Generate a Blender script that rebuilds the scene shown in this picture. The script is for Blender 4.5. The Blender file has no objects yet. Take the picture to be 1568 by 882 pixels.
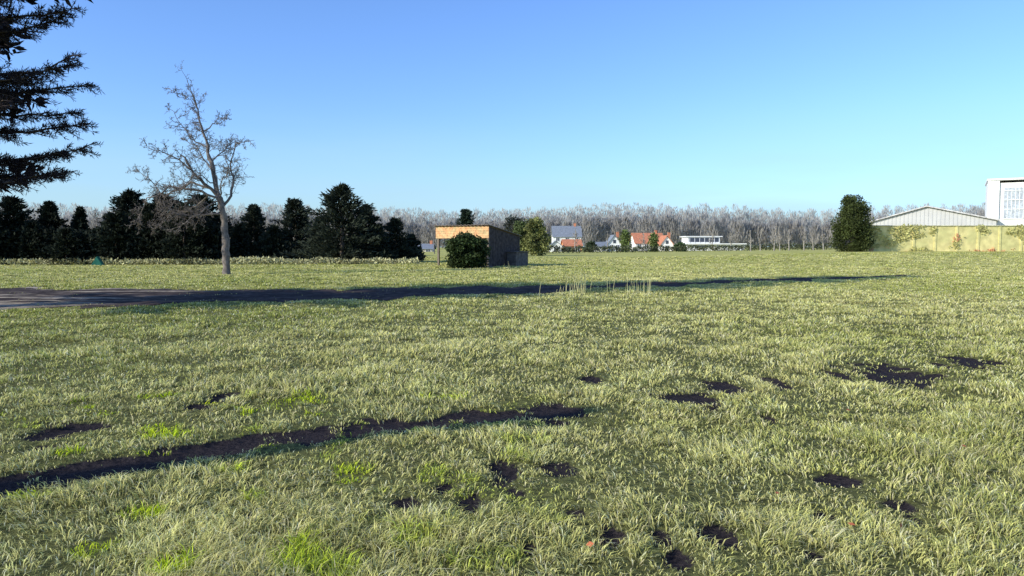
import bpy, math, random
import numpy as np
from mathutils import Vector, Matrix
rng=np.random.default_rng(7); random.seed(7)
S=bpy.context.scene
S.view_settings.view_transform='Standard'; S.view_settings.look='None'; S.view_settings.exposure=0; S.view_settings.gamma=1
F=1140.0; PITCH=math.radians(3.16); EYE=1.6
SUN_EL=math.radians(25); SUN_DIR=np.array([-0.87,-0.5])/math.hypot(0.87,0.5)

def unp(px,py,d):
    u=(px-784)/F; v=(441-py)/F
    yy=math.cos(PITCH)+math.sin(PITCH)*v; zz=-math.sin(PITCH)+math.cos(PITCH)*v
    return np.array([u*d/yy,d,EYE+zz/yy*d])
def gnd(px,py):
    u=(px-784)/F; v=(441-py)/F
    yy=math.cos(PITCH)+math.sin(PITCH)*v; zz=-math.sin(PITCH)+math.cos(PITCH)*v
    d=EYE*yy/(-zz); return np.array([u*d/yy,d])
def sst(a,b,x):
    t=np.clip((x-a)/(b-a),0,1); return t*t*(3-2*t)
_h=rng.random((256,256))
def noise(x,y):
    x=np.asarray(x,float); y=np.asarray(y,float)
    xi=np.floor(x).astype(int); yi=np.floor(y).astype(int); fx=x-xi; fy=y-yi
    fx=fx*fx*(3-2*fx); fy=fy*fy*(3-2*fy)
    a=_h[xi%256,yi%256]; b=_h[(xi+1)%256,yi%256]; c=_h[xi%256,(yi+1)%256]; e=_h[(xi+1)%256,(yi+1)%256]
    return (a*(1-fx)+b*fx)*(1-fy)+(c*(1-fx)+e*fx)*fy
def fbm(x,y,o=3):
    s=0;a=0.5;t=0
    for i in range(o):
        s=s+a*noise(x*2**i+17*i,y*2**i+31*i); t+=a; a*=0.5
    return s/t
def terr(x,y):
    x=np.asarray(x,float); y=np.asarray(y,float)
    far=sst(40,110,y)*(0.3+0.7*sst(0.1,0.5,x/np.maximum(y,1)))
    bump=(fbm(x/2.2,y/2.2)-0.5)*0.10*(1-sst(40,90,np.abs(y)))+(noise(x/0.7+9,y/0.7)-0.5)*0.035*(1-sst(20,40,np.abs(y)))
    return far+bump
# bare-soil patches (world), some painting broken bits of cast shadow
PATCH=[]
for px,py,w,h in [(1370,572,105,26),(1490,555,60,13),(1050,608,74,24),(1112,590,42,18),(1185,583,24,22),(840,626,64,22),(775,722,34,46),(852,716,44,18),(1100,822,54,28),(940,824,34,30),(112,655,64,14),(75,668,44,12),(345,607,28,12),(905,577,20,11),(680,745,20,16),(720,770,28,20),(620,770,34,14),(555,655,32,24),(490,662,36,24),(385,785,24,20),(1280,732,48,15),(1040,860,28,30),(1385,775,30,16),(790,755,26,16),(1010,825,20,18),(808,843,22,26),(260,480,18,13),(330,612,22,10),(605,648,34,17),(720,636,66,15),(1280,572,20,13),(1265,795,26,16),(1240,850,26,18),(880,790,22,14),(240,695,26,20),(1400,800,22,18),(300,625,38,8),(60,690,26,9),(1180,640,16,8),(985,700,16,9),(1440,560,24,9)]:
    a=gnd(px,py); sx=w/F*a[1]*0.5; b=gnd(px,py+h/2); c=gnd(px,py-h/2); sy=max((c[1]-b[1])/2,0.03)
    PATCH.append((a[0],a[1],sx,sy))
LP=[gnd(-60,758),gnd(240,704),gnd(380,676),gnd(560,655),gnd(870,626)]  # course of the near cast shadow, painted dark by the mask below
def segd(x,y,a,b):
    dx,dy=b-a; L2=dx*dx+dy*dy
    t=np.clip(((x-a[0])*dx+(y-a[1])*dy)/L2,0,1)
    return np.hypot(x-a[0]-t*dx,y-a[1]-t*dy)
def soil_shade(x,y):
    x=np.asarray(x,float); y=np.asarray(y,float)
    m=np.zeros_like(x)
    n=fbm(x*6+3,y*6+8,4)
    for cx,cy,sx,sy in PATCH:
        r=((x-cx)/sx)**2+((y-cy)/sy)**2
        m=np.maximum(m,1.45-r*0.7-(n-0.5)*3.6)
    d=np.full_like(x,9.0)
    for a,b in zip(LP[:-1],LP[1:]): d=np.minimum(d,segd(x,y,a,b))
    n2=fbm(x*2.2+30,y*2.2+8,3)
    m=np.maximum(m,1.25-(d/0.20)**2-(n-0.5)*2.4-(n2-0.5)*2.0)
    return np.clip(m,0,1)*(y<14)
TR=[(-60,24.5,4.6),(-30,24.0,4.5),(-16.3,24.0,4.2),(-12.1,24.0,3.8),(-8.2,24.6,3.3),(-4,25.6,2.7),(0.4,28.0,2.1),(3.5,30.0,1.5),(7,32.2,1.15),(12,35.2,0.95),(18,38.8,0.8),(24,42.5,0.3)]  # thin right end paints the cedar's shadow dark across the grass
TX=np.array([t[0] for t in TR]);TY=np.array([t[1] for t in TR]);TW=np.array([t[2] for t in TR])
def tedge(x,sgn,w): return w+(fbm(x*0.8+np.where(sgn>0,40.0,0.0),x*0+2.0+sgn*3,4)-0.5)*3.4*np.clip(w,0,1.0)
def track_shade(x,y):
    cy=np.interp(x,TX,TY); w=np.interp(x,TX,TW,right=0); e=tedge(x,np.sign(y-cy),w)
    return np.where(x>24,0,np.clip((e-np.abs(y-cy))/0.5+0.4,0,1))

# ---------- materials
def mat(name,col=(0.3,0.3,0.3),rough=0.85,attr=False,nscale=3.0,namt=0.35,transl=0.0,bump=0.0,col2=None,detail=6,spec=0.2):
    m=bpy.data.materials.new(name); m.use_nodes=True; N=m.node_tree.nodes; Lk=m.node_tree.links
    b=N['Principled BSDF']; b.inputs['Roughness'].default_value=rough; b.inputs['Specular IOR Level'].default_value=spec
    tc=N.new('ShaderNodeTexCoord'); nz=N.new('ShaderNodeTexNoise'); nz.inputs['Scale'].default_value=nscale; nz.inputs['Detail'].default_value=detail
    Lk.new(tc.outputs['Object'],nz.inputs['Vector'])
    rp=N.new('ShaderNodeMapRange'); rp.inputs[1].default_value=0.3; rp.inputs[2].default_value=0.7; rp.inputs[3].default_value=1-namt; rp.inputs[4].default_value=1+namt
    Lk.new(nz.outputs['Fac'],rp.inputs[0])
    mx=N.new('ShaderNodeVectorMath'); mx.operation='SCALE'
    if attr:
        at=N.new('ShaderNodeAttribute'); at.attribute_name='Col'; src=at.outputs['Color']
    elif col2 is not None:
        mm=N.new('ShaderNodeMix'); mm.data_type='RGBA'; mm.inputs[6].default_value=(*col,1); mm.inputs[7].default_value=(*col2,1)
        n2=N.new('ShaderNodeTexNoise'); n2.inputs['Scale'].default_value=nscale*0.37; n2.inputs['Detail'].default_value=5
        Lk.new(tc.outputs['Object'],n2.inputs['Vector'])
        r2=N.new('ShaderNodeMapRange'); r2.inputs[1].default_value=0.4; r2.inputs[2].default_value=0.6
        Lk.new(n2.outputs['Fac'],r2.inputs[0]); Lk.new(r2.outputs[0],mm.inputs[0]); src=mm.outputs[2]
    else:
        rg=N.new('ShaderNodeRGB'); rg.outputs[0].default_value=(*col,1); src=rg.outputs[0]
    Lk.new(src,mx.inputs[0]); Lk.new(rp.outputs[0],mx.inputs['Scale'])
    Lk.new(mx.outputs[0],b.inputs['Base Color'])
    if bump>0:
        bp=N.new('ShaderNodeBump'); bp.inputs['Strength'].default_value=bump; bp.inputs['Distance'].default_value=0.03
        Lk.new(nz.outputs['Fac'],bp.inputs['Height']); Lk.new(bp.outputs[0],b.inputs['Normal'])
    if transl>0:
        t=N.new('ShaderNodeBsdfTranslucent'); Lk.new(mx.outputs[0],t.inputs[0]); ms=N.new('ShaderNodeMixShader'); ms.inputs[0].default_value=transl
        Lk.new(b.outputs[0],ms.inputs[1]); Lk.new(t.outputs[0],ms.inputs[2]); Lk.new(ms.outputs[0],N['Material Output'].inputs[0])
    return m

def mesh(name,V,Fc,m,cols=None,parent=None,smooth=False,attr2=None):
    V=np.asarray(V,dtype=np.float32)
    if not isinstance(Fc,list): Fc=[Fc]
    me=bpy.data.meshes.new(name)
    me.vertices.add(len(V)); me.vertices.foreach_set('co',V.ravel())
    idx=np.concatenate([f.ravel() for f in Fc]).astype(np.int32)
    tot=np.concatenate([np.full(len(f),f.shape[1]) for f in Fc]).astype(np.int32)
    st=np.concatenate([[0],np.cumsum(tot)[:-1]]).astype(np.int32)
    me.loops.add(len(idx)); me.loops.foreach_set('vertex_index',idx)
    me.polygons.add(len(tot)); me.polygons.foreach_set('loop_start',st); me.polygons.foreach_set('loop_total',tot)
    me.polygons.foreach_set('use_smooth',np.full(len(tot),smooth,dtype=bool))
    me.update(calc_edges=True)
    if cols is not None:
        a=me.color_attributes.new('Col','FLOAT_COLOR','POINT'); c=np.ones((len(V),4),np.float32); c[:,:3]=cols; a.data.foreach_set('color',c.ravel())
    if attr2 is not None:
        for k,v in attr2.items():
            a=me.attributes.new(k,'FLOAT','POINT'); a.data.foreach_set('value',v.astype(np.float32))
    if m: me.materials.append(m)
    o=bpy.data.objects.new(name,me); S.collection.objects.link(o)
    if parent: o.parent=parent
    return o
def empty(name,loc=(0,0,0)):
    o=bpy.data.objects.new(name,None); o.empty_display_size=0.5; S.collection.objects.link(o); return o
def norm(a): return a/np.maximum(np.linalg.norm(a,axis=-1,keepdims=True),1e-9)
def diamonds(c,ax,L,W,cols,up=None):
    n=len(c); ax=norm(ax); r=rng.normal(size=(n,3)) if up is None else up+rng.normal(size=(n,3))*0.3
    sd=norm(np.cross(ax,r)); L=np.broadcast_to(np.asarray(L,float).reshape(-1,1),(n,1)); W=np.broadcast_to(np.asarray(W,float).reshape(-1,1),(n,1))
    V=np.stack([c,c+ax*L*0.5+sd*W*0.5,c+ax*L,c+ax*L*0.5-sd*W*0.5],1).reshape(-1,3)
    Q=np.arange(4*n).reshape(n,4); C=np.repeat(cols,4,axis=0)
    return V,Q,C
class Tubes:
    def __init__(s): s.V=[];s.Q=[];s.n=0
    def add(s,pts,rad,k=5):
        pts=np.asarray(pts,float); m=len(pts)
        if m<2: return
        t=norm(np.gradient(pts,axis=0)); ref=np.array([0.31,0.92,0.1])
        a=norm(np.cross(t,ref)); b=np.cross(t,a)
        th=np.linspace(0,2*np.pi,k,endpoint=False)
        r=np.asarray(rad,float).reshape(-1,1,1)
        ring=pts[:,None]+r*(a[:,None]*np.cos(th)[None,:,None]+b[:,None]*np.sin(th)[None,:,None])
        s.V.append(ring.reshape(-1,3))
        i=np.arange(m-1)[:,None]*k+np.arange(k)[None]; j=np.arange(m-1)[:,None]*k+(np.arange(k)+1)[None]%k
        s.Q.append(np.stack([i,j,j+k,i+k],-1).reshape(-1,4)+s.n); s.n+=m*k
    def obj(s,name,m,parent=None):
        return mesh(name,np.concatenate(s.V),np.concatenate(s.Q),m,parent=parent,smooth=True)
class Boxes:
    def __init__(s): s.V=[];s.F4=[];s.F3=[];s.n=0
    def box(s,x0,x1,y0,y1,z0,z1):
        v=[(x0,y0,z0),(x1,y0,z0),(x1,y1,z0),(x0,y1,z0),(x0,y0,z1),(x1,y0,z1),(x1,y1,z1),(x0,y1,z1)]
        s.poly8(v)
    def poly8(s,v):
        s.V+=list(v); n=s.n; s.F4+=[(n,n+3,n+2,n+1),(n+4,n+5,n+6,n+7),(n,n+1,n+5,n+4),(n+1,n+2,n+6,n+5),(n+2,n+3,n+7,n+6),(n+3,n,n+4,n+7)]; s.n+=8
    def gable(s,x0,x1,y0,y1,z,zr,axis='x'):
        n=s.n
        if axis=='x':
            ym=(y0+y1)/2; s.V+=[(x0,y0,z),(x1,y0,z),(x1,y1,z),(x0,y1,z),(x0,ym,zr),(x1,ym,zr)]
            s.F4+=[(n,n+1,n+5,n+4),(n+2,n+3,n+4,n+5),(n,n+3,n+2,n+1)]; s.F3+=[(n,n+4,n+3),(n+1,n+2,n+5)]
        else:
            xm=(x0+x1)/2; s.V+=[(x0,y0,z),(x1,y0,z),(x1,y1,z),(x0,y1,z),(xm,y0,zr),(xm,y1,zr)]
            s.F4+=[(n+1,n+2,n+5,n+4),(n,n+4,n+5,n+3),(n,n+3,n+2,n+1)]; s.F3+=[(n,n+1,n+4),(n+2,n+3,n+5)]
        s.n+=6
    def obj(s,name,m,parent=None):
        Fc=[np.array(s.F4)]
        if s.F3: Fc.append(np.array(s.F3))
        return mesh(name,np.array(s.V),Fc,m,parent=parent)

# ---------- world / sun / camera
w=bpy.data.worlds.new("World"); S.world=w; w.use_nodes=True; N=w.node_tree.nodes; L=w.node_tree.links
sky=N.new('ShaderNodeTexSky'); sky.sky_type='NISHITA'; sky.sun_disc=False; sky.sun_elevation=SUN_EL
sky.sun_rotation=math.atan2(SUN_DIR[0],SUN_DIR[1]); sky.air_density=1.0; sky.dust_density=0.9; sky.ozone_density=2.2; sky.altitude=100
tint=N.new('ShaderNodeVectorMath'); tint.operation='MULTIPLY'; tint.inputs[1].default_value=(0.90,1.18,1.68)
L.new(sky.outputs[0],tint.inputs[0])
# thin haze and faint high cloud low over the horizon
tcw=N.new('ShaderNodeTexCoord'); sep=N.new('ShaderNodeSeparateXYZ'); L.new(tcw.outputs['Generated'],sep.inputs[0])
mp=N.new('ShaderNodeMapping'); mp.inputs['Scale'].default_value=(2.2,2.2,16); L.new(tcw.outputs['Generated'],mp.inputs[0])
nw=N.new('ShaderNodeTexNoise'); nw.inputs['Scale'].default_value=1.3; nw.inputs['Detail'].default_value=5; L.new(mp.outputs[0],nw.inputs['Vector'])
h1=N.new('ShaderNodeMapRange'); h1.interpolation_type='SMOOTHSTEP'; h1.inputs[1].default_value=0.0; h1.inputs[2].default_value=0.20; h1.inputs[3].default_value=0.75; h1.inputs[4].default_value=0.0; L.new(sep.outputs[2],h1.inputs[0])
h2=N.new('ShaderNodeMapRange'); h2.inputs[1].default_value=0.35; h2.inputs[2].default_value=0.65; h2.inputs[3].default_value=0.35; h2.inputs[4].default_value=1.1; L.new(nw.outputs['Fac'],h2.inputs[0])
hm=N.new('ShaderNodeMath'); hm.operation='MULTIPLY'; hm.use_clamp=True; L.new(h1.outputs[0],hm.inputs[0]); L.new(h2.outputs[0],hm.inputs[1])
wm_=N.new('ShaderNodeMix'); wm_.data_type='RGBA'; L.new(hm.outputs[0],wm_.inputs[0]); L.new(tint.outputs[0],wm_.inputs[6]); wm_.inputs[7].default_value=(3.3,5.0,5.6,1)
bg=N['Background']; bg.inputs[1].default_value=0.15; L.new(wm_.outputs[2],bg.inputs[0])
ld=bpy.data.lights.new('sun','SUN'); ld.energy=5.0; ld.angle=math.radians(0.5); ld.color=(1.0,0.95,0.80)
sun=bpy.data.objects.new('sun',ld); S.collection.objects.link(sun)
sd=Vector((SUN_DIR[0]*math.cos(SUN_EL),SUN_DIR[1]*math.cos(SUN_EL),math.sin(SUN_EL)))
sun.rotation_euler=sd.to_track_quat('Z','Y').to_euler(); sun.location=(-20,-12,20)
cd=bpy.data.cameras.new('camera'); cd.sensor_width=36; cd.lens=36*F/1568; cd.clip_end=8000; cd.clip_start=0.05
cam=bpy.data.objects.new('camera',cd); S.collection.objects.link(cam); cam.location=(0,0,EYE); cam.rotation_euler=(math.pi/2-PITCH,0,0); S.camera=cam

# ---------- ground
def axis(dense_lo,dense_hi,step,lo,hi,g=1.12):
    a=list(np.arange(dense_lo,dense_hi+1e-6,step)); s=step
    while a[-1]<hi: s*=g; a.append(a[-1]+s)
    s=step; b=[dense_lo]
    while b[-1]>lo: s*=g; b.append(b[-1]-s)
    return np.array(b[:0:-1]+a)
gx=axis(-9,9,0.05,-3500,3500,1.07); gy=axis(3,12,0.05,-60,5000,1.045)
X,Y=np.meshgrid(gx,gy); sm=soil_shade(X,Y); Z=terr(X,Y)-sm*0.035-sst(300,1500,Y)*2
nx,ny=len(gx),len(gy); i=np.arange(ny-1)[:,None]*nx+np.arange(nx-1)[None]
Q=np.stack([i,i+1,i+nx+1,i+nx],-1).reshape(-1,4)
m=bpy.data.materials.new('meadow_ground'); m.use_nodes=True; N=m.node_tree.nodes; L=m.node_tree.links; b=N['Principled BSDF']; b.inputs['Roughness'].default_value=0.95; b.inputs['Specular IOR Level'].default_value=0.05
tc=N.new('ShaderNodeTexCoord')
def nzn(sc,det=6,src=tc.outputs['Object']):
    n=N.new('ShaderNodeTexNoise'); n.inputs['Scale'].default_value=sc; n.inputs['Detail'].default_value=det; n.inputs['Roughness'].default_value=0.65; L.new(src,n.inputs['Vector']); return n.outputs['Fac']
def mixc(f,a,bb,lo=0.35,hi=0.65):
    r=N.new('ShaderNodeMapRange'); r.inputs[1].default_value=lo; r.inputs[2].default_value=hi; L.new(f,r.inputs[0])
    x=N.new('ShaderNodeMix'); x.data_type='RGBA'; L.new(r.outputs[0],x.inputs[0])
    for s,v in ((6,a),(7,bb)):
        if isinstance(v,tuple): x.inputs[s].default_value=(*v,1)
        else: L.new(v,x.inputs[s])
    return x.outputs[2]
c1=mixc(nzn(0.25),(0.40,0.39,0.10),(0.54,0.49,0.17))
c1=mixc(nzn(2.5,8),(0.26,0.26,0.07),c1,0.3,0.55)
c1=mixc(nzn(0.02,4),c1,(0.47,0.44,0.14),0.45,0.8)
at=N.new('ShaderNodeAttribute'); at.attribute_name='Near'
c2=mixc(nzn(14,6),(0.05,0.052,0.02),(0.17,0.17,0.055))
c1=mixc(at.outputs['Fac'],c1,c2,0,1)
at2=N.new('ShaderNodeAttribute'); at2.attribute_name='SoilShade'
c3=mixc(nzn(30,6),(0.014,0.012,0.015),(0.045,0.036,0.036))  # bare earth tone, also painting the near shadow line
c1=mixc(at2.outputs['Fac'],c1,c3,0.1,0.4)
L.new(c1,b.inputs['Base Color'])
bp=N.new('ShaderNodeBump'); bp.inputs['Strength'].default_value=0.8; bp.inputs['Distance'].default_value=0.06; L.new(nzn(9,8),bp.inputs['Height']); L.new(bp.outputs[0],b.inputs['Normal'])
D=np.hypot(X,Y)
mesh('meadow_ground',np.stack([X,Y,Z],-1).reshape(-1,3),Q,m,smooth=True,attr2={'SoilShade':sm.ravel(),'Near':(1-sst(12,45,D)).ravel()})

# dirt track sheet, with sun streaks and cedar shade painted into its colour
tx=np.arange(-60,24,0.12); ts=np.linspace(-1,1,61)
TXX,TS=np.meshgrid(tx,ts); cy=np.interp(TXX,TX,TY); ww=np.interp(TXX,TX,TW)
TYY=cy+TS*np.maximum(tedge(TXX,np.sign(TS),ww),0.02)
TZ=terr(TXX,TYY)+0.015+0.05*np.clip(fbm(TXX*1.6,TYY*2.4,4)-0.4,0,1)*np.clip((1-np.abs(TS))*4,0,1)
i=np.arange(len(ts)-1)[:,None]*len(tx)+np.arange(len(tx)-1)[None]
lf=(1-sst(-16,-8,TXX))[...,None]; st_=np.clip((fbm(TXX*0.22+4,TYY*2.0,4)-0.50)*9,0,1)[...,None]  # pale streaks paint sunlight on the left part
dc=np.array([0.060,0.046,0.042])*(0.35+1.3*fbm(TXX*1.5,TYY*3,4))[...,None]; dl=np.array([0.40,0.33,0.25])  # earth tone darkened to paint in the cedar's shade
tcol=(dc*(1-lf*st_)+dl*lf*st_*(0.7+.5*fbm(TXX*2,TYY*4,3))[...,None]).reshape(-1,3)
mt=mat('dirt_sun_shade',rough=1.0,nscale=4,namt=0.5,bump=1.0,attr=True,detail=10,spec=0.03)
mesh('dirt_track_shade',np.stack([TXX,TYY,TZ],-1).reshape(-1,3),np.stack([i,i+1,i+len(tx)+1,i+len(tx)],-1).reshape(-1,4),mt,smooth=True,cols=tcol)

# ---------- grass blades
def sample_d(n,lo,hi,p):
    e=2-p; u=rng.random(n); return (lo**e+u*(hi**e-lo**e))**(1/e)
NT=54000
d=sample_d(NT,2.9,95,1.55); u=(rng.random(NT)*2-1)*0.80; tx_=u*d+ (rng.random(NT)*2-1)*1.0; ty_=d
thk=fbm(tx_/0.8,ty_/0.8,3); keep=rng.random(NT)<np.clip(0.35+(thk-0.35)*2.8,0.2,1)
tx_=tx_[keep];ty_=ty_[keep];thk=thk[keep];d=d[keep]
K=13; n=len(d)
bd=np.repeat(d,K); sc=(bd/4)**0.55
hgt_t=0.042+0.055*np.clip((thk-0.35)*2.5,0,1)+0.032*rng.random(n)**2
spread=np.repeat(0.03+0.035*rng.random(n),K)*sc
th=rng.random(n*K)*2*np.pi; rr=np.sqrt(rng.random(n*K))*spread
bx=np.repeat(tx_,K)+np.cos(th)*rr; by=np.repeat(ty_,K)+np.sin(th)*rr
NFI=200000
fd=sample_d(NFI,2.9,60,1.6); fx=(rng.random(NFI)*2-1)*0.80*fd+(rng.random(NFI)*2-1)
bx=np.concatenate([bx,fx]); by=np.concatenate([by,fd]); bd=np.concatenate([bd,fd]); sc=(bd/4)**0.55
th=np.concatenate([th,rng.random(NFI)*2*np.pi])
h=np.concatenate([np.repeat(hgt_t,K)*(0.6+0.7*rng.random(n*K)),0.02+0.04*rng.random(NFI)])*(bd/4)**0.05
tuf=np.concatenate([np.repeat(rng.random(n),K),rng.random(NFI)])
s1=soil_shade(bx,by); s2=track_shade(bx,by)
sn=np.maximum.reduce([s1,soil_shade(bx,by+.12),soil_shade(bx,by+.26),soil_shade(bx+.08,by),soil_shade(bx-.08,by),track_shade(bx,by+.5)]); h=h*(1-0.55*sn)
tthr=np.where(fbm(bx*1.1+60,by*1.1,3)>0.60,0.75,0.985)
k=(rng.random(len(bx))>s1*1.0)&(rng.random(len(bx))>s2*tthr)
bx,by,bd,sc,th,h,tuf,s1=[a[k] for a in (bx,by,bd,sc,th,h,tuf,s1)]
n=len(bx); bz=terr(bx,by)-0.012
wind=fbm(bx/1.7+5,by/1.7,2)*6.28*2
lean=0.3+1.1*rng.random(n)
lx=np.cos(th)*lean+np.cos(wind)*0.25; ly=np.sin(th)*lean+np.sin(wind)*0.25
P0=np.stack([bx,by,bz],-1); lv=np.stack([lx,ly,np.zeros(n)],-1)
P1=P0+lv*(h*0.35)[:,None]; P1[:,2]+=h*0.62
P2=P0+lv*(h*1.0)[:,None]; P2[:,2]+=h*(0.95-0.35*(lean-0.35))
wd=(0.0040+0.0032*rng.random(n))*(bd/4)**0.85
ph=rng.random(n)*np.pi; sv=np.stack([np.cos(ph),np.sin(ph),np.zeros(n)],-1)*wd[:,None]*0.5
V=np.stack([P0-sv,P0+sv,P1+sv*0.85,P1-sv*0.85,P2],1).reshape(-1,3)
ix=np.arange(n)*5; Q4=np.stack([ix,ix+1,ix+2,ix+3],-1); T3=np.stack([ix+3,ix+2,ix+4],-1)
big=fbm(bx/6+3,by/6+1,3); r=rng.random(n)
green=np.array([0.46,0.49,0.12]); yel=np.array([0.74,0.69,0.26]); straw=np.array([0.84,0.75,0.44]); lime=np.array([0.62,0.76,0.03]); dk=np.array([0.17,0.20,0.055])
f=np.clip((big-0.3)*2+ (tuf-0.5)*0.9+(r-0.5)*0.5+0.1,0,1)[:,None]
col=green*(1-f)+yel*f
f=np.clip((0.25-rng.random(n))*8,0,1)[:,None]; col=col*(1-f)+straw*f
f=((tuf<0.18)&(rng.random(n)<0.8))[:,None]; col=np.where(f,col*0.35+dk*0.65,col)
lm=(np.clip((noise(bx/0.28+40,by/0.28)-0.66)*8,0,1)*np.clip((1.2-bx)/2.6,0.12,1)*(by<8.0)*(tuf>0.3))[:,None]; col=col*(1-lm)+lime*lm
col=col*(0.72+0.5*rng.random(n))[:,None]*(0.8+0.4*fbm(bx/0.5+9,by/0.5,3))[:,None]
col=np.minimum(col,0.85)
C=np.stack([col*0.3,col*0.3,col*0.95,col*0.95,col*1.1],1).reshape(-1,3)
mg=mat('grass_blade',attr=True,rough=0.7,nscale=0.6,namt=0.12,transl=0.25,spec=0.08)
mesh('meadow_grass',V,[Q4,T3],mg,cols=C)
tb=Tubes()
for (px,py,cnt,sp) in [(888,450,22,0.5),(970,450,20,0.6),(858,454,7,0.6),(930,446,5,1.2),(1075,400,4,0.8),(770,420,6,1.0)]:
    g=gnd(px,py)
    for q in range(cnt):
        x=g[0]+random.gauss(0,sp*0.5); y=g[1]+random.gauss(0,sp*0.6); z=float(terr(x,y)); hh=random.uniform(0.25,0.8); a=random.uniform(-.2,.2); bq=random.uniform(-.2,.2)
        tb.add([(x,y,z),(x+a*hh*.4,y+bq*hh*.4,z+hh*.6),(x+a*hh,y+bq*hh,z+hh)],[0.008,0.006,0.004],3)
tb.obj('dry_grass_stalks',mat('straw',(0.55,0.52,0.25)))
c=[];
for px,py in [(1480,693),(1543,790),(1310,820),(1485,838),(897,851),(1302,633),(1380,826),(590,412),(1190,770),(270,470),(288,476)]:
    g=gnd(px,py); c.append((g[0],g[1],float(terr(*g))+0.05))
c=np.array(c); n=len(c)
V,Q,C=diamonds(c,np.stack([rng.normal(size=n),rng.normal(size=n),rng.random(n)*0.6],-1),0.045,0.03,np.tile(np.array([0.42,0.13,0.06]),(n,1)),up=np.array([0,-.7,1.0]))
mesh('fallen_leaves',V,Q,mat('dead_leaf',attr=True,namt=.3),cols=C)

# ---------- conifers
mbark=mat('bark',(0.13,0.10,0.08),0.95,nscale=8,namt=0.45,bump=0.8)
mbarkg=mat('grey_bark',(0.16,0.135,0.12),0.95,nscale=5,namt=0.5,bump=0.8)
mfol=mat('needle_foliage',attr=True,rough=0.75,nscale=1.5,namt=0.3,transl=0.12,spec=0.1)
def conifer(name,px,py_top,d,wpx,seed=0,col=(0.030,0.045,0.020),prof=0.9,zb=0.03,dens=1.0):
    top=unp(px,py_top,d); x,y=top[0],d; z0=float(terr(x,y)); H=top[2]-z0; R=wpx/F*d*0.5
    e=empty(name); tb=Tubes(); tb.add([(x,y,z0-0.1),(x+.05,y,z0+H*.5),(x,y,z0+H*0.99)],[0.03*H,0.018*H,0.008],7); tb.obj('trunk',mbark,e)
    nb=int((110+H*40)*dens); t=rng.random(nb)**1.1*(1-zb)+zb; az=rng.random(nb)*2*np.pi
    lob=1+0.22*np.sin(az*2+seed)+0.2*np.sin(t*17+seed*2+az)
    Lb=R*((1-t)**prof+0.04)*(0.55+0.75*rng.random(nb)**1.3)*lob
    K=24; s=(0.15+0.85*rng.random((nb,K))**0.7)
    rise=(0.15+0.8*t)[:,None]
    cx=x+np.cos(az)[:,None]*Lb[:,None]*s; cy=y+np.sin(az)[:,None]*Lb[:,None]*s
    cz=z0+(t*H*0.95)[:,None]+Lb[:,None]*(rise*s-0.22*s*s)
    c=np.stack([cx,cy,cz],-1).reshape(-1,3)+rng.normal(size=(nb*K,3))*np.array([0.08,0.08,0.06])*R/2.2
    c[:,2]=np.maximum(c[:,2],z0+0.02)
    ax=np.stack([np.cos(az)[:,None]+0*s,np.sin(az)[:,None]+0*s,0.45+0*s],-1).reshape(-1,3)+rng.normal(size=(nb*K,3))*0.5
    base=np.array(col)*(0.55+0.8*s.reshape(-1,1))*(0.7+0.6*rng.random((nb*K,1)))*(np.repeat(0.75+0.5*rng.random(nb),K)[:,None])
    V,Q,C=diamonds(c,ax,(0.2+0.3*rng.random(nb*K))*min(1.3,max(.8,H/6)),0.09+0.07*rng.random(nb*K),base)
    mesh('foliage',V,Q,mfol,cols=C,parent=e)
DK=(0.017,0.022,0.014)
for a in [(18,301,66,84,1),(75,307,67,58,2),(122,316,68,46,3),(-25,300,64,80,4),(48,340,65,66,8),(100,350,64,60,9),(-70,290,66,90,14),(150,352,66,52,11)]:
    conifer('cypress_tree',a[0],a[1],a[2],a[3],a[4],DK,0.85)
for a in [(200,292,69,84,5),(250,297,70,86,6),(305,298,68,86,7),(176,325,65,60,20),(335,326,72,60,12),(228,312,66,80,21),(280,312,65,70,22)]:
    conifer('spruce_tree',a[0],a[1],a[2],a[3],a[4],DK,0.65)
for a in [(388,312,72,66,31),(452,305,73,88,32),(522,283,68,120,33),(560,314,71,80,36),(604,334,72,62,34),(490,333,70,60,35),(578,345,70,60,37),(420,345,71,50,38),(365,343,71,40,39),(630,360,74,36,40)]:
    conifer('spruce_tree',a[0],a[1],a[2],a[3],a[4],(0.028,0.035,0.023),0.9)
conifer('pine_tree',713,320,100,40,41,(0.03,0.045,0.03),0.6)
mleaf=mat('evergreen_leaves',attr=True,rough=0.65,nscale=1.0,namt=0.3,transl=0.15,spec=0.15)
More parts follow.
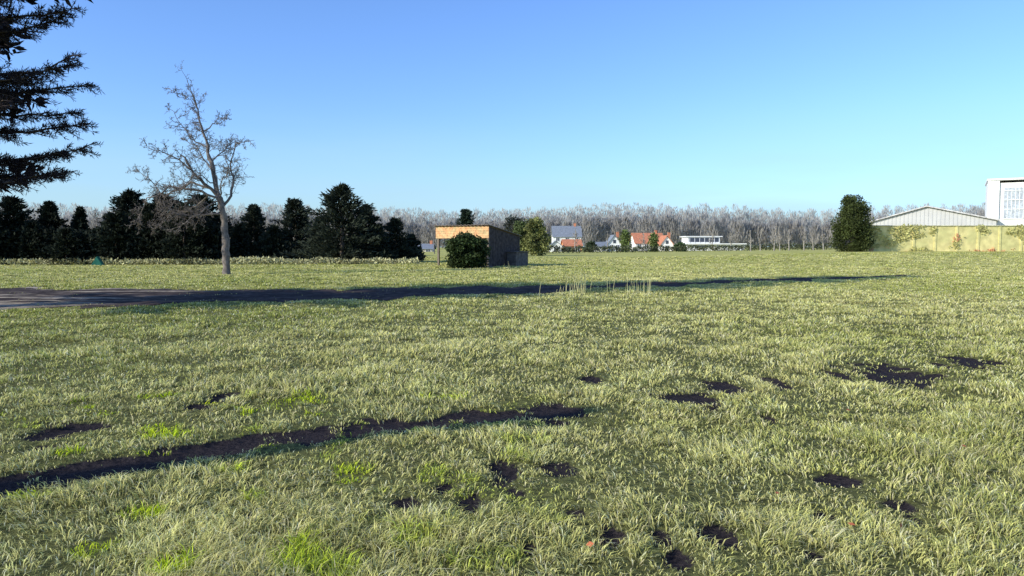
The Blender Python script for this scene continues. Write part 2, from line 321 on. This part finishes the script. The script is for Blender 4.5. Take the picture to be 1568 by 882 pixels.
def leafy(name,px,pt,pb,d,wpx,col,nl=7000,seed=0,ls=0.16,base_z=None,pw=0.5,nc=46):
    top=unp(px,pt,d); x,y=top[0],d; z0=float(terr(x,y)) if base_z is None else base_z; H=top[2]-z0; R=wpx/F*d*.5
    e=empty(name); tb=Tubes(); tb.add([(x,y,z0-.1),(x+.1,y,z0+H*.45),(x,y,z0+H*.8)],[0.035*H,0.025*H,0.01],7)
    cl=[]
    for q in range(nc):
        t=random.random(); a=random.random()*6.28; rr=R*math.sin(math.pi*(0.10+0.86*t))**pw*random.uniform(0.35,0.95)
        p=(x+math.cos(a)*rr,y+math.sin(a)*rr,z0+H*(0.06+0.86*t)); cl.append(p)
        tb.add([(x,y,z0+H*t*.5),((x+p[0])/2,(y+p[1])/2,z0+H*(0.08+.7*t)*.95),p],[0.03,0.02,0.01],4)
    tb.obj('trunk',mbark,e); cl=np.array(cl)
    w_=rng.integers(0,nc,nl); off=norm(rng.normal(size=(nl,3)))*(rng.random((nl,1))**0.45)*np.array([R*0.34,R*0.34,H*0.12])
    c=cl[w_]+off; c[:,2]=np.maximum(c[:,2],z0+.02)
    br=(0.6+0.8*rng.random(nc))[w_][:,None]; base=np.array(col)*br*(0.6+0.8*rng.random((nl,1)))
    V,Q,C=diamonds(c,off+rng.normal(size=(nl,3))*0.4,ls*(.7+.6*rng.random(nl)),ls*.6,base)
    mesh('leaves',V,Q,mleaf,cols=C,parent=e)
leafy('evergreen_oak_tree',1307,299,385,103,58,(0.055,0.070,0.020),18000,ls=0.26,pw=0.45,nc=80)
leafy('olive_green_tree',820,334,392,110,40,(0.17,0.18,0.06),5000,ls=0.35)
leafy('olive_green_tree',796,340,392,112,34,(0.085,0.11,0.04),4000,ls=0.35)
leafy('round_tree',790,332,390,135,46,(0.05,0.055,0.04),4000,ls=0.4)
leafy('garden_shrub',958,353,388,185,18,(0.15,0.19,0.06),1500,ls=0.5)
leafy('garden_shrub',1001,356,388,185,14,(0.15,0.19,0.06),1500,ls=0.5)
leafy('garden_shrub',905,370,389,190,16,(0.06,0.08,0.04),1200,ls=0.5)
leafy('garden_shrub',1042,372,388,180,18,(0.05,0.09,0.03),1200,ls=0.5)
leafy('laurel_bush',716,358,412,55,60,(0.032,0.05,0.016),9000,ls=0.2,pw=0.28,nc=80)
leafy('laurel_bush',700,366,412,54.4,38,(0.042,0.06,0.018),4500,ls=0.18,pw=0.35)

def scatter_strip(name,pts,hgt,wid,n,col,ls,m=mleaf):
    pts=np.array(pts,float); seg=rng.integers(0,len(pts)-1,n); t=rng.random(n)[:,None]; p=pts[seg]*(1-t)+pts[seg+1]*t
    hh=np.array(hgt)[seg]*(1-t[:,0])+np.array(hgt)[seg+1]*t[:,0]
    hh=hh*(0.5+0.9*fbm(p[:,0]/1.3,p[:,1]/5,3)); z=rng.random(n)**0.8*hh
    y=p[:,1]+rng.normal(size=n)*wid*0.4
    c=np.stack([p[:,0],y,terr(p[:,0],y)+z],-1)
    V,Q,C=diamonds(c,rng.normal(size=(n,3))+np.array([0,0,.8]),ls*(.6+.8*rng.random(n)),ls*.5,np.array(col)*(0.5+rng.random((n,1)))*(0.6+0.8*fbm(p[:,0]/3,p[:,1]/3,2))[:,None])
    return mesh(name,V,Q,m,cols=C)
P=lambda px,d:(unp(px,380,d)[0],d)
scatter_strip('dark_hedge',[P(-90,66),P(150,66),P(345,67)],[3.5,3.3,3.9],2,36000,DK,0.36,mfol)
scatter_strip('dark_hedge',[P(345,72),P(600,72)],[1.8,1.4],1.5,9000,(0.04,0.045,0.03),0.35,mfol)
scatter_strip('low_hedge',[P(590,100),P(645,115)],[1.8,1.2],1.5,2500,(0.04,0.05,0.03),0.35)
scatter_strip('garden_hedge',[P(800,150),P(1045,175),P(1290,170)],[1.3,1.2,1.5],1.5,7000,(0.09,0.10,0.05),0.4)
scatter_strip('rough_grass_edge',[P(-60,63),P(340,64),P(640,66)],[.45,.5,.4],1.2,7000,(0.40,0.38,0.20),0.22)

# ---------- bare trees
def wander(p,dr,Ln,n,jit,up):
    pts=[np.array(p,float)]; dr=norm(np.array(dr,float))
    for q in range(n):
        dr=norm(dr+rng.normal(size=3)*jit+np.array([0,0,up])); pts.append(pts[-1]+dr*Ln/n)
    return np.array(pts),dr
def twigs(tb,pts,r0,lev,Lc,cnt,up=0.03,rmin=0.011,jit=0.25):
    m=len(pts); seg=np.cumsum([0]+[np.linalg.norm(pts[i+1]-pts[i]) for i in range(m-1)])
    for q in range(cnt):
        s=random.uniform(0.18,1.0)*seg[-1]; p=np.array([np.interp(s,seg,pts[:,k]) for k in range(3)])
        i=min(m-2,int(np.searchsorted(seg,s)-1)); i=max(i,0); t=norm(pts[i+1]-pts[i])
        pr=norm(np.cross(t,rng.normal(size=3))); dr=norm(t*random.uniform(0.2,0.9)+pr)
        Ln=Lc*random.uniform(0.35,1.25)*(1.1-0.5*s/seg[-1]); cp,_=wander(p,dr,Ln,5,jit,up)
        tb.add(cp,np.linspace(max(r0,rmin),rmin*0.6,6),4 if lev<2 else 3)
        if lev<3: twigs(tb,cp,r0*0.5,lev+1,Ln*0.5,7 if lev==1 else 4,up,rmin,jit)
D0=43.0
def q3(px,py,dy=0.0): 
    v=unp(px,py,D0); return np.array([v[0],v[1]+dy,v[2]])
limbs=[([(348,424,0),(346,400,0),(345,375,.05),(344,350,.1),(341,325,0),(336,303,0)],0.23,0.17,0,0),
([(336,303,0),(329,275,0),(322,250,.1),(317,225,.2),(307,192,.2),(297,158,.3),(284,122,.2)],0.16,0.015,1.1,28),
([(336,303,0),(318,283,-.4),(300,262,-.7),(287,240,-.9)],0.12,0.04,1.1,20),
([(341,325,0),(350,298,.4),(352,270,.6),(346,240,.6),(358,218,.5),(386,213,.4)],0.09,0.012,0.9,28),
([(338,310,0),(312,292,-.5),(272,290,-1),(240,308,-1.2),(224,345,-1.3)],0.09,0.012,0.9,32),
([(322,288,0),(288,280,.5),(240,300,.9),(212,272,1.2),(188,252,1.4)],0.07,0.012,0.8,26),
([(317,225,.2),(292,213,.5),(266,188,.8),(244,160,1)],0.045,0.01,0.7,17),
([(310,200,.2),(328,186,.3),(346,180,.4)],0.04,0.01,0.6,10),
([(300,262,-.7),(270,238,-.9),(238,226,-1.1)],0.05,0.01,0.8,18),
([(341,328,0),(312,332,-.5),(275,328,-1),(248,352,-1.2)],0.06,0.01,0.8,28),
([(336,303,0),(345,282,-.6),(362,262,-.9),(358,240,-1)],0.05,0.01,0.7,16),
([(322,250,0),(338,228,.6),(350,214,.9)],0.045,0.01,0.7,14),
([(318,300,0),(285,315,1.2),(262,325,1.6),(225,322,1.9)],0.05,0.01,0.8,22),
([(297,158,.3),(284,148,.3),(262,138,.3),(252,134,.3)],0.02,0.01,0.5,8),
([(325,262,0),(305,245,1.0),(284,222,1.6),(262,206,1.9)],0.06,0.01,0.8,18),
([(338,306,0),(325,318,-.9),(300,342,-1.4),(280,356,-1.6)],0.05,0.01,0.7,18),
([(330,280,0),(310,270,-1.0),(290,300,-1.4),(262,345,-1.6)],0.04,0.01,0.7,18)]
tr=empty('bare_fruit_tree'); tb=Tubes()
for pl,r0,r1,Lc,cnt in limbs:
    pts=np.array([q3(*p) for p in pl]); 
    tt=np.linspace(0,len(pts)-1,len(pts)*3-2); pd=np.stack([np.interp(tt,np.arange(len(pts)),pts[:,k]) for k in range(3)],-1)
    if cnt: pd[1:-1]+=rng.normal(size=pd[1:-1].shape)*0.06
    else: pd[1:-1]+=rng.normal(size=pd[1:-1].shape)*0.02
    tb.add(pd,np.linspace(r0,r1,len(pd))*(1+0.08*rng.normal(size=len(pd))),9 if r0>.1 else 6)
    if cnt: twigs(tb,pd,0.020,1,Lc*1.35,int(cnt*1.15),up=0.0 if pl[-1][1]>280 else 0.06,rmin=0.009)
tb.obj('trunk_and_branches',mbarkg,tr)
def baretree(name,px,pt,d,wpx,m,detail=18,r=0.1,rmin=0.03):
    top=unp(px,pt,d); x,y=top[0],d; z0=float(terr(x,y)); H=top[2]-z0; e=empty(name); tb=Tubes()
    tp,_=wander((x,y,z0-.1),(0,0,1),H*.95,7,0.05,0.15); tb.add(tp,np.linspace(r,rmin,8),6)
    for q in range(detail):
        s=random.uniform(0.28,0.97); p=np.array([np.interp(s*7,np.arange(8),tp[:,k]) for k in range(3)]); a=random.random()*6.28
        L_=wpx/F*d*0.55*(1.15-s)*random.uniform(.7,1.3); cp,_=wander(p,(math.cos(a),math.sin(a),.9),L_*1.3,4,.15,.12)
        tb.add(cp,np.linspace(r*.4,rmin*.6,5),4); twigs(tb,cp,rmin,2,L_*.5,5,.08,rmin*.7)
    tb.obj('trunk_and_branches',m,e)
mpale=mat('pale_bark',(0.30,0.27,0.23),0.9,nscale=4)
mdist=mat('hazy_bark',(0.16,0.145,0.14),0.95,nscale=.5)
for px,pt,wp,d in [(1150,350,14,150),(1165,345,16,160),(1186,343,18,150),(1195,352,12,160),(1209,348,14,155),(1232,346,16,150),(1246,352,14,160),(1262,345,18,155),(985,350,16,170),(880,348,20,180),(930,352,18,190),(1120,352,18,190),(1092,350,16,200)]:
    baretree('young_bare_tree',px,pt,d,wp,mpale,12,0.13,0.045)
for px,pt,wp,d in [(150,318,50,110),(640,338,34,130),(665,335,30,140),(755,338,40,140),(355,322,30,95),(420,335,26,90),(480,335,34,95),(22,330,40,100),(615,352,20,110)]:
    baretree('bare_tree',px,pt,d,wp,mdist,26,0.12,0.03)
# distant tree belt
c=[];ax=[];cl=[];Ls=[]
for row,(d,cc) in enumerate([(760,(0.58,0.57,0.53)),(660,(0.54,0.52,0.48)),(560,(0.48,0.455,0.42)),(450,(0.40,0.375,0.345))]):  # rows further back are paler: haze painted into their colour
    px=-260
    while px<1840:
        px+=random.uniform(4,9); hp=314+5*math.sin(px*0.011)+random.uniform(-2,7)+row*8
        if px<230: hp-=8
        if px>1330: hp-=4
        top=unp(px,hp,d); x=top[0]; z0=0.0; H=top[2]-z0; nn=260; yy=d+random.uniform(-10,10)
        t=rng.random(nn)**0.75; a=rng.random(nn)*6.28; R=H*0.22*np.sin(np.pi*(0.12+0.83*t))*np.sqrt(rng.random(nn))
        c.append(np.stack([x+np.cos(a)*R,yy+np.sin(a)*R,z0+t*H*0.93],-1)); ax.append(np.stack([np.cos(a)*.2,np.sin(a)*.2,1+0*a],-1)+rng.normal(size=(nn,3))*.12)
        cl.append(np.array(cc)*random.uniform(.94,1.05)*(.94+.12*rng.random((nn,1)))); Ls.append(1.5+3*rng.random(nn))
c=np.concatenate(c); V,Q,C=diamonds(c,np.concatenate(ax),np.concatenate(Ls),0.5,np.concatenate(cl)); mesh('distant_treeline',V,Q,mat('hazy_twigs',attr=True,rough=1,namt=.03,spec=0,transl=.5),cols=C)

# ---------- near cedar
cx0,cy0=-15.7,19.0; ced=empty('cedar_tree'); tb=Tubes(); HT=20.5
tb.add([(cx0,cy0,-.2),(cx0+.1,cy0,5),(cx0,cy0,11),(cx0,cy0,HT)],[.42,.33,.2,.03],12)
LV=[];LA=[];LL=[];LW=[];LC=[]
def cbranch(root,tip,dense,sag):
    root=np.array(root,float);tip=np.array(tip,float); Ln=np.linalg.norm(tip-root); t=np.linspace(0,1,12)
    pts=root+(tip-root)*t[:,None]; pts[:,2]-=np.sin(np.pi*t)*sag*Ln*0.12; pts[1:-1]+=rng.normal(size=(10,3))*0.03
    tb.add(pts,np.linspace(.07,.012,12),5)
    dirv=norm(tip-root); side=norm(np.cross(dirv,[0,0,1])); upv=np.cross(side,dirv)
    ns=int(Ln/(0.07 if dense else 0.16))
    for q in range(ns):
        s=random.uniform(0.12,1.0)**0.85
        p=np.array([np.interp(s*11,np.arange(12),pts[:,k]) for k in range(3)])
        sg=random.choice((-1,1)); l=(0.35+1.0*(1-s)**0.7)*random.uniform(.5,1.1)*(Ln/5)
        dr=norm(dirv*random.uniform(.5,1.1)+side*sg*random.uniform(.5,1)+upv*random.uniform(-.25,.35))
        cp,_=wander(p,dr,l,4,.12,-.04); tb.add(cp,np.linspace(.015,.005,5),3)
        stp=0.016 if dense else 0.06; k=max(3,int(l/stp)); ss=rng.random(k)
        c=np.stack([np.interp(ss*4,np.arange(5),cp[:,j]) for j in range(3)],-1)
        a=dr*0.6+rng.normal(size=(k,3))*0.65+np.array([0,0,.15])
        LV.append(c);LA.append(a);LL.append((0.09+.10*rng.random(k))*(1 if dense else 3.0));LW.append(np.full(k,0.022 if dense else 0.14))
        LC.append(np.array([0.030,0.023,0.024])*(.6+.8*rng.random((k,1))))
tips=[(62,-40,0),(85,-12,-.8),(72,8,.6),(104,4,.3),(48,38,-1),(112,84,0),(92,112,1),(75,128,-.8),(60,100,-1.6),(128,189,0),(92,205,1.2),(70,172,-1.2),(60,222,.8),(88,262,0),(45,250,1.5),(30,262,-1),(40,148,1.8),(30,55,2)]
for px,py,dy in tips:
    tip=unp(px,py,cy0); tip[1]+=dy*1.3
    cbranch((cx0,cy0,tip[2]+0.25*random.uniform(-.5,1.5)),tip,True,random.uniform(.6,1.4))
nb=210
for q in range(nb):
    z=3.6+(HT-3.8)*(q/nb); a=random.uniform(0,6.28); Lr=5.0*(1-(z-3)/(HT-2.6))**0.55*random.uniform(.75,1.1)+0.3
    if z<8.8 and math.cos(a)>0.05 : Lr=min(Lr,1.8/max(math.cos(a),.3))
    cbranch((cx0,cy0,z),(cx0+math.cos(a)*Lr,cy0+math.sin(a)*Lr,z+Lr*random.uniform(-.15,.1)),False,1)
tb.obj('trunk_and_branches',mbark,ced)
V,Q,C=diamonds(np.concatenate(LV),np.concatenate(LA),np.concatenate(LL),np.concatenate(LW),np.concatenate(LC)); mesh('needles',V,Q,mfol,cols=C,parent=ced)

# ---------- unseen pole added off to the left to cast the shadow line across the meadow
e=empty('shadow_pole'); a=gnd(0,742); t0=11.0; ux,uy=-SUN_DIR[0],-SUN_DIR[1]; px_,py_=a[0]-ux*t0,a[1]-uy*t0
tb=Tubes(); tb.add([(px_,py_,-.3),(px_,py_,4),(px_,py_,7.4)],[.18,.165,.14],12); tb.obj('shaft',mbark,e)
bb=Boxes(); bb.box(px_-.35,px_+.35,py_-.24,py_-.16,6.9,7.0); bb.box(px_-.33,px_-.27,py_-.23,py_-.17,7.002,7.12); bb.box(px_+.27,px_+.33,py_-.23,py_-.17,7.002,7.12); bb.obj('crossarm',mbark,e)

# ---------- shelter
def place(o,x,y,z,rot): o.location=(x,y,z); o.rotation_euler=(0,0,rot)
mwood=mat('weathered_planks',(0.07,0.055,0.05),0.9,nscale=4,namt=.5,bump=.4)
mor=mat('orange_boards',(0.68,0.36,0.17),0.8,nscale=6,namt=.3,bump=.3,col2=(0.55,0.40,0.20))
mpost=mat('pale_post',(0.16,0.13,0.10),0.8)
mroof=mat('metal_sheet',(0.16,0.13,0.11),0.7,nscale=3)
mconc=mat('concrete',(0.12,0.105,0.095),0.9,nscale=5)
A=math.radians(30); corner=unp(748,409,57.5); zc=float(terr(corner[0],57.5)); Wd,Dp=4.85,4.9; hf=unp(748,344,57.5)[2]-zc; hb=hf-0.75
sh=empty('field_shelter')
bb=Boxes()
npl=22
for q in range(npl):
    y0=q*Dp/npl; y1=y0+Dp/npl-0.015; h0=hf-(hf-hb)*(y0/Dp)-.1; h1=hf-(hf-hb)*(y1/Dp)-.1; off=random.uniform(0,.02)
    bb.poly8([(-.04+off,y0,.05),(off,y0,.05),(off,y1,.05),(-.04+off,y1,.05),(-.04+off,y0,h0),(off,y0,h0),(off,y1,h1),(-.04+off,y1,h1)])
    if q>7: bb.poly8([(-Wd,y0,0),(-Wd+.04,y0,0),(-Wd+.04,y1,0),(-Wd,y1,0),(-Wd,y0,h0),(-Wd+.04,y0,h0),(-Wd+.04,y1,h1),(-Wd,y1,h1)])
for q in range(22): bb.box(-Wd+.05+q*(Wd-.1)/22,-Wd+.05+(q+1)*(Wd-.1)/22-.012,Dp-.05,Dp-.01,0,hb-.1)
bb.obj('plank_walls',mwood,sh)
bb=Boxes()
for q in range(5): bb.box(-Wd-.08,0.06,-.06-.012*(q%2),-.02,hf-1.0+q*.19,hf-1.0+q*.19+.178)
bb.obj('front_fascia_boards',mor,sh)
bb=Boxes()
for xx in (-Wd+.02,-Wd*.5,-.14): bb.box(xx,xx+.16,-.015,.12,0,hf-.15)
bb.obj('posts',mpost,sh)
bb=Boxes()
for q in range(30):
    x0=-Wd-.15+q*(Wd+.3)/30; x1=x0+(Wd+.3)/30-.005; r_=.03*(q%2)
    bb.poly8([(x0,-.28,hf-.02+r_),(x1,-.28,hf-.02+r_),(x1,Dp+.15,hb-.07+r_),(x0,Dp+.15,hb-.07+r_),(x0,-.28,hf+.02+r_),(x1,-.28,hf+.02+r_),(x1,Dp+.15,hb-.03+r_),(x0,Dp+.15,hb-.03+r_)])
bb.obj('corrugated_roof',mroof,sh)
bb=Boxes(); bb.box(.05,.9,Dp*.55,Dp-.2,0,1.15); bb.box(0.02,.98,Dp*.53,Dp-.15,1.152,1.22); bb.box(-.3,.5,-.6,-.12,0,.12); bb.obj('side_trough',mconc,sh)
place(sh,corner[0],57.5,zc-.03,-A)
# ---------- houses
mglass=mat('window_glass',(0.05,0.06,0.08),0.2,spec=.6,namt=.1); mwhite=mat('white_render',(0.75,0.74,0.70),0.9,nscale=1,namt=.06); mframe=mat('white_frame',(0.8,0.8,0.78),0.6,namt=.02)
mslate=mat('slate_roof',(0.20,0.22,0.25),0.8,nscale=2,namt=.2); mtile=mat('clay_tile_roof',(0.50,0.20,0.11),0.85,nscale=2,namt=.25); mbrick=mat('orange_render',(0.62,0.30,0.14),0.9,nscale=2,namt=.15); mbeige=mat('beige_render',(0.50,0.45,0.36),0.9,namt=.1)
def house(name,x0p,x1p,eave,ridge,d,depth,wm,rm,axis='x',rot=0,nwin=3,door=True,storeys=1,chim=True):
    a=unp(x0p,eave,d); b_=unp(x1p,eave,d); rg=unp((x0p+x1p)/2,ridge,d)[2]; xc=(a[0]+b_[0])/2; z0=float(terr(xc,d))-.1; W=(b_[0]-a[0])/2; he=a[2]-z0; hr=rg-z0
    e=empty(name); bb=Boxes(); bb.box(-W,W,0,depth,0,he); bb.gable(-W,W,0,depth,he+.001,hr-.12,axis); bb.obj('walls',wm,e)
    bb=Boxes(); o=.35; T=.16
    if axis=='x':
        for s,y0 in ((1,0),(-1,depth)):
            ym=depth/2; ye=y0-s*o; sl=(hr-he)/(depth/2); ze=he-o*sl
            v=[(-W-o,ye,ze),(W+o,ye,ze),(W+o,ym,hr),(-W-o,ym,hr)]; v+= [(q[0],q[1],q[2]+T) for q in v]; bb.poly8(v)
    else:
        for s,x0 in ((1,-W),(-1,W)):
            xe=x0-s*o; sl=(hr-he)/W; ze=he-o*sl
            v=[(xe,-o,ze),(0,-o,hr),(0,depth+o,hr),(xe,depth+o,ze)]; v+= [(q[0],q[1],q[2]+T) for q in v]; bb.poly8(v)
    bb.obj('roof',rm,e)
    g=Boxes(); fr=Boxes(); sh_=he/storeys
    for st in range(storeys):
        for q in range(nwin):
            x=-W+(q+.5)*2*W/nwin; ww=min(.55,W/nwin*.5); zb=st*sh_+sh_*.38; zt=st*sh_+sh_*.82
            if door and st==0 and q==nwin//2: zb=.05
            g.box(x-ww,x+ww,-.05,.02,zb,zt); fr.box(x-ww-.1,x+ww+.1,-.09,-.052,zb-.1,zb); fr.box(x-.04,x+.04,-.09,-.052,zb,zt); fr.box(x-ww-.1,x-ww,-.09,.0,zb,zt); fr.box(x+ww,x+ww+.1,-.09,.0,zb,zt); fr.box(x-ww-.1,x+ww+.1,-.09,.0,zt,zt+.1)
    if axis=='y' and hr-he>1.5: g.box(-.4,.4,-.05,.02,he+.1,he+(hr-he)*.45)
    g.obj('windows_and_door',mglass,e); fr.obj('window_frames',mframe,e)
    if chim: bb=Boxes(); bb.box(W*.55,W*.55+.7,depth/2-.3,depth/2+.3,hr-.6,hr+.9); bb.box(W*.55-.06,W*.55+.76,depth/2-.36,depth/2+.36,hr+.902,hr+1.02); bb.obj('chimney',mtile,e)
    place(e,xc,d,z0,rot); return e
house('slate_roof_house',847,890,362,346,245,9,mwhite,mslate,'x',.0,3,storeys=2)
house('small_orange_house',864,891,376,367,205,5,mbrick,mtile,'x',.1,2,chim=False)
house('white_cottage',842,861,377,369,200,6,mwhite,mslate,'y',0,1,chim=False)
house('white_gabled_house',931,951,373,360,215,8,mwhite,mslate,'y',0,2)
house('white_gabled_house',910,930,378,371,214,7,mwhite,mslate,'x',0,2,chim=False)
house('red_roof_house',973,1018,372,357,225,9,mwhite,mtile,'x',.05,4)
house('red_roof_house',1012,1031,374,361,215,8,mwhite,mtile,'y',0,1)
house('beige_house',636,662,381,374,200,7,mbeige,mslate,'x',0,2)
house('beige_house',745,775,372,362,230,8,mbeige,mtile,'x',0,2)
d=205; a=unp(1050,386,d); b_=unp(1140,386,d); z0=float(terr(a[0]+8,d)); Wt=b_[0]-a[0]; h1=unp(0,374,d)[2]-z0; h2=unp(0,361,d)[2]-z0
e=empty('flat_roof_building'); bb=Boxes(); bb.box(0,Wt,0,10,0,h1); bb.box(-.4,Wt+.4,-.6,10.3,h1+.002,h1+.3); bb.box(1,Wt*.62,2.5,9.5,h1+.303,h2-.25); bb.box(.5,Wt*.66,2,10,h2-.248,h2); bb.obj('walls',mwhite,e)
g=Boxes(); g.box(.8,Wt*.45,-.05,.02,.9,h1-.3); g.box(Wt*.55,Wt-.8,-.05,.02,1.0,h1-.4); g.box(1.4,Wt*.6,2.42,2.52,h1+.7,h2-.5); g.obj('window_band',mglass,e)
fr=Boxes()
for q in range(9): fr.box(.8+q*Wt*.095,.9+q*Wt*.095,-.09,-.052,.6,h1-.1)
for q in range(7): fr.box(1.6+q*Wt*.085,1.7+q*Wt*.085,2.36,2.418,h1+.4,h2-.3)
fr.obj('mullions',mframe,e); place(e,a[0],d,z0-.05,0)

# right boundary wall
d=104; a=unp(1332,345,d); b_=unp(1700,345,d); z0=float(terr(a[0],d))-.4; H=a[2]-z0; Wt=b_[0]-a[0]
mwall=mat('lichen_wall',(0.72,0.62,0.28),0.95,nscale=1.2,namt=.2,bump=.5,col2=(0.60,0.55,0.24)); mcop=mat('coping_stone',(0.55,0.52,0.36),0.9)
e=empty('boundary_wall'); bb=Boxes(); bb.box(0,Wt,0,.3,0,H-.1); 
for q in range(int(Wt/3)): bb.box(q*3,q*3+.3,-.08,-.002,0,H-.12)
bb.obj('wall',mwall,e); bb=Boxes(); bb.box(-.08,Wt,-.14,.38,H-.098,H); bb.obj('coping',mcop,e); place(e,a[0],d,z0,0)
n=7000; xx=rng.random(n)*Wt; zz=rng.random(n)*H; kk=fbm(xx*.5,zz*.6,3)>0.58; xx=xx[kk];zz=zz[kk]; n=len(xx)
cc=np.where((noise(xx*.25+3,zz*.4)>.66)[:,None],np.array([.75,.40,.2]),np.array([.55,.52,.20]))*(.7+.4*rng.random((n,1)))
V,Q,C=diamonds(np.stack([a[0]+xx,np.full(n,d-.12)-rng.random(n)*.1,z0+zz],-1),rng.normal(size=(n,3))*np.array([1,.3,1]),.3,.2,cc,up=np.array([0,-1.,0])); mesh('wall_ivy',V,Q,mleaf,cols=C)
# warehouse
d=128; a=unp(1336,340,d); b_=unp(1508,340,d); z0=float(terr(a[0],d)); W=(b_[0]-a[0])*.93; he=a[2]-z0; hr=unp(1400,319,d)[2]-z0; xr=W*.45
mclad=mat('ribbed_cladding',(0.50,0.49,0.47),0.6,nscale=.5,namt=.08); mred=mat('pale_roof',(0.50,0.48,0.46),0.7)
e=empty('warehouse'); bb=Boxes(); nr=60
for q in range(nr):
    x0=q*W/nr; x1=(q+1)*W/nr; f=lambda x: he+(hr-he)*(x/xr if x<xr else (W-x)/(W-xr)); yo=-.05 if q%2 else 0
    bb.poly8([(x0,yo,0),(x1,yo,0),(x1,20,0),(x0,20,0),(x0,yo,f(x0)),(x1,yo,f(x1)),(x1,20,f(x1)),(x0,20,f(x0))])
bb.obj('cladding',mclad,e)
bb=Boxes()
for (x0,z0_,x1,z1_) in ((-.4,he-.12,xr,hr+.02),(xr,hr+.02,W+.4,he-.12)):
    v=[(x0,-.5,z0_+.05),(x1,-.5,z1_+.05),(x1,20.4,z1_+.05),(x0,20.4,z0_+.05)]; v+=[(q[0],q[1],q[2]+.2) for q in v]; bb.poly8(v)
bb.obj('roof',mred,e); place(e,a[0],d,z0,math.radians(-27))
# white building right
d=122; a=unp(1513,277,d); z0=float(terr(a[0],d)); H=a[2]-z0; Wt=16; e=empty('white_industrial_building'); bb=Boxes(); bb.box(0,1.6,-.35,12,0,H); bb.box(1.602,Wt,0,12,0,H-.4); bb.box(-.15,Wt+.2,-.5,12.2,H+.002,H+.3)
bb.obj('walls',mwhite,e); g=Boxes(); fr=Boxes()
for q in range(4):
    x=2.2+q*3.4; g.box(x,x+2.7,-.06,.02,H*.45,H-1.2)
    for s in range(6): fr.box(x+s*.53,x+s*.53+.07,-.12,-.062,H*.45,H-1.2)
    for s in range(4): fr.box(x,x+2.7,-.17,-.122,H*.45+s*1.5,H*.45+s*1.5+.09)
g.obj('windows',mat('pale_glass',(.40,.43,.46),.3,spec=.5),e); fr.obj('window_bars',mframe,e); place(e,a[0],d,z0,math.radians(-31))
# small green tent by the hedge
e=empty('green_tent'); p=unp(150,405,62); bb=Boxes(); bb.gable(-.42,.42,-.5,.5,0,.75,'y'); bb.box(-.47,-.422,-.52,.52,0,.04); bb.box(.422,.47,-.52,.52,0,.04); bb.obj('canopy',mat('green_cloth',(0.03,0.16,0.11)),e); place(e,p[0],62,float(terr(p[0],62)),.3)
print('done')
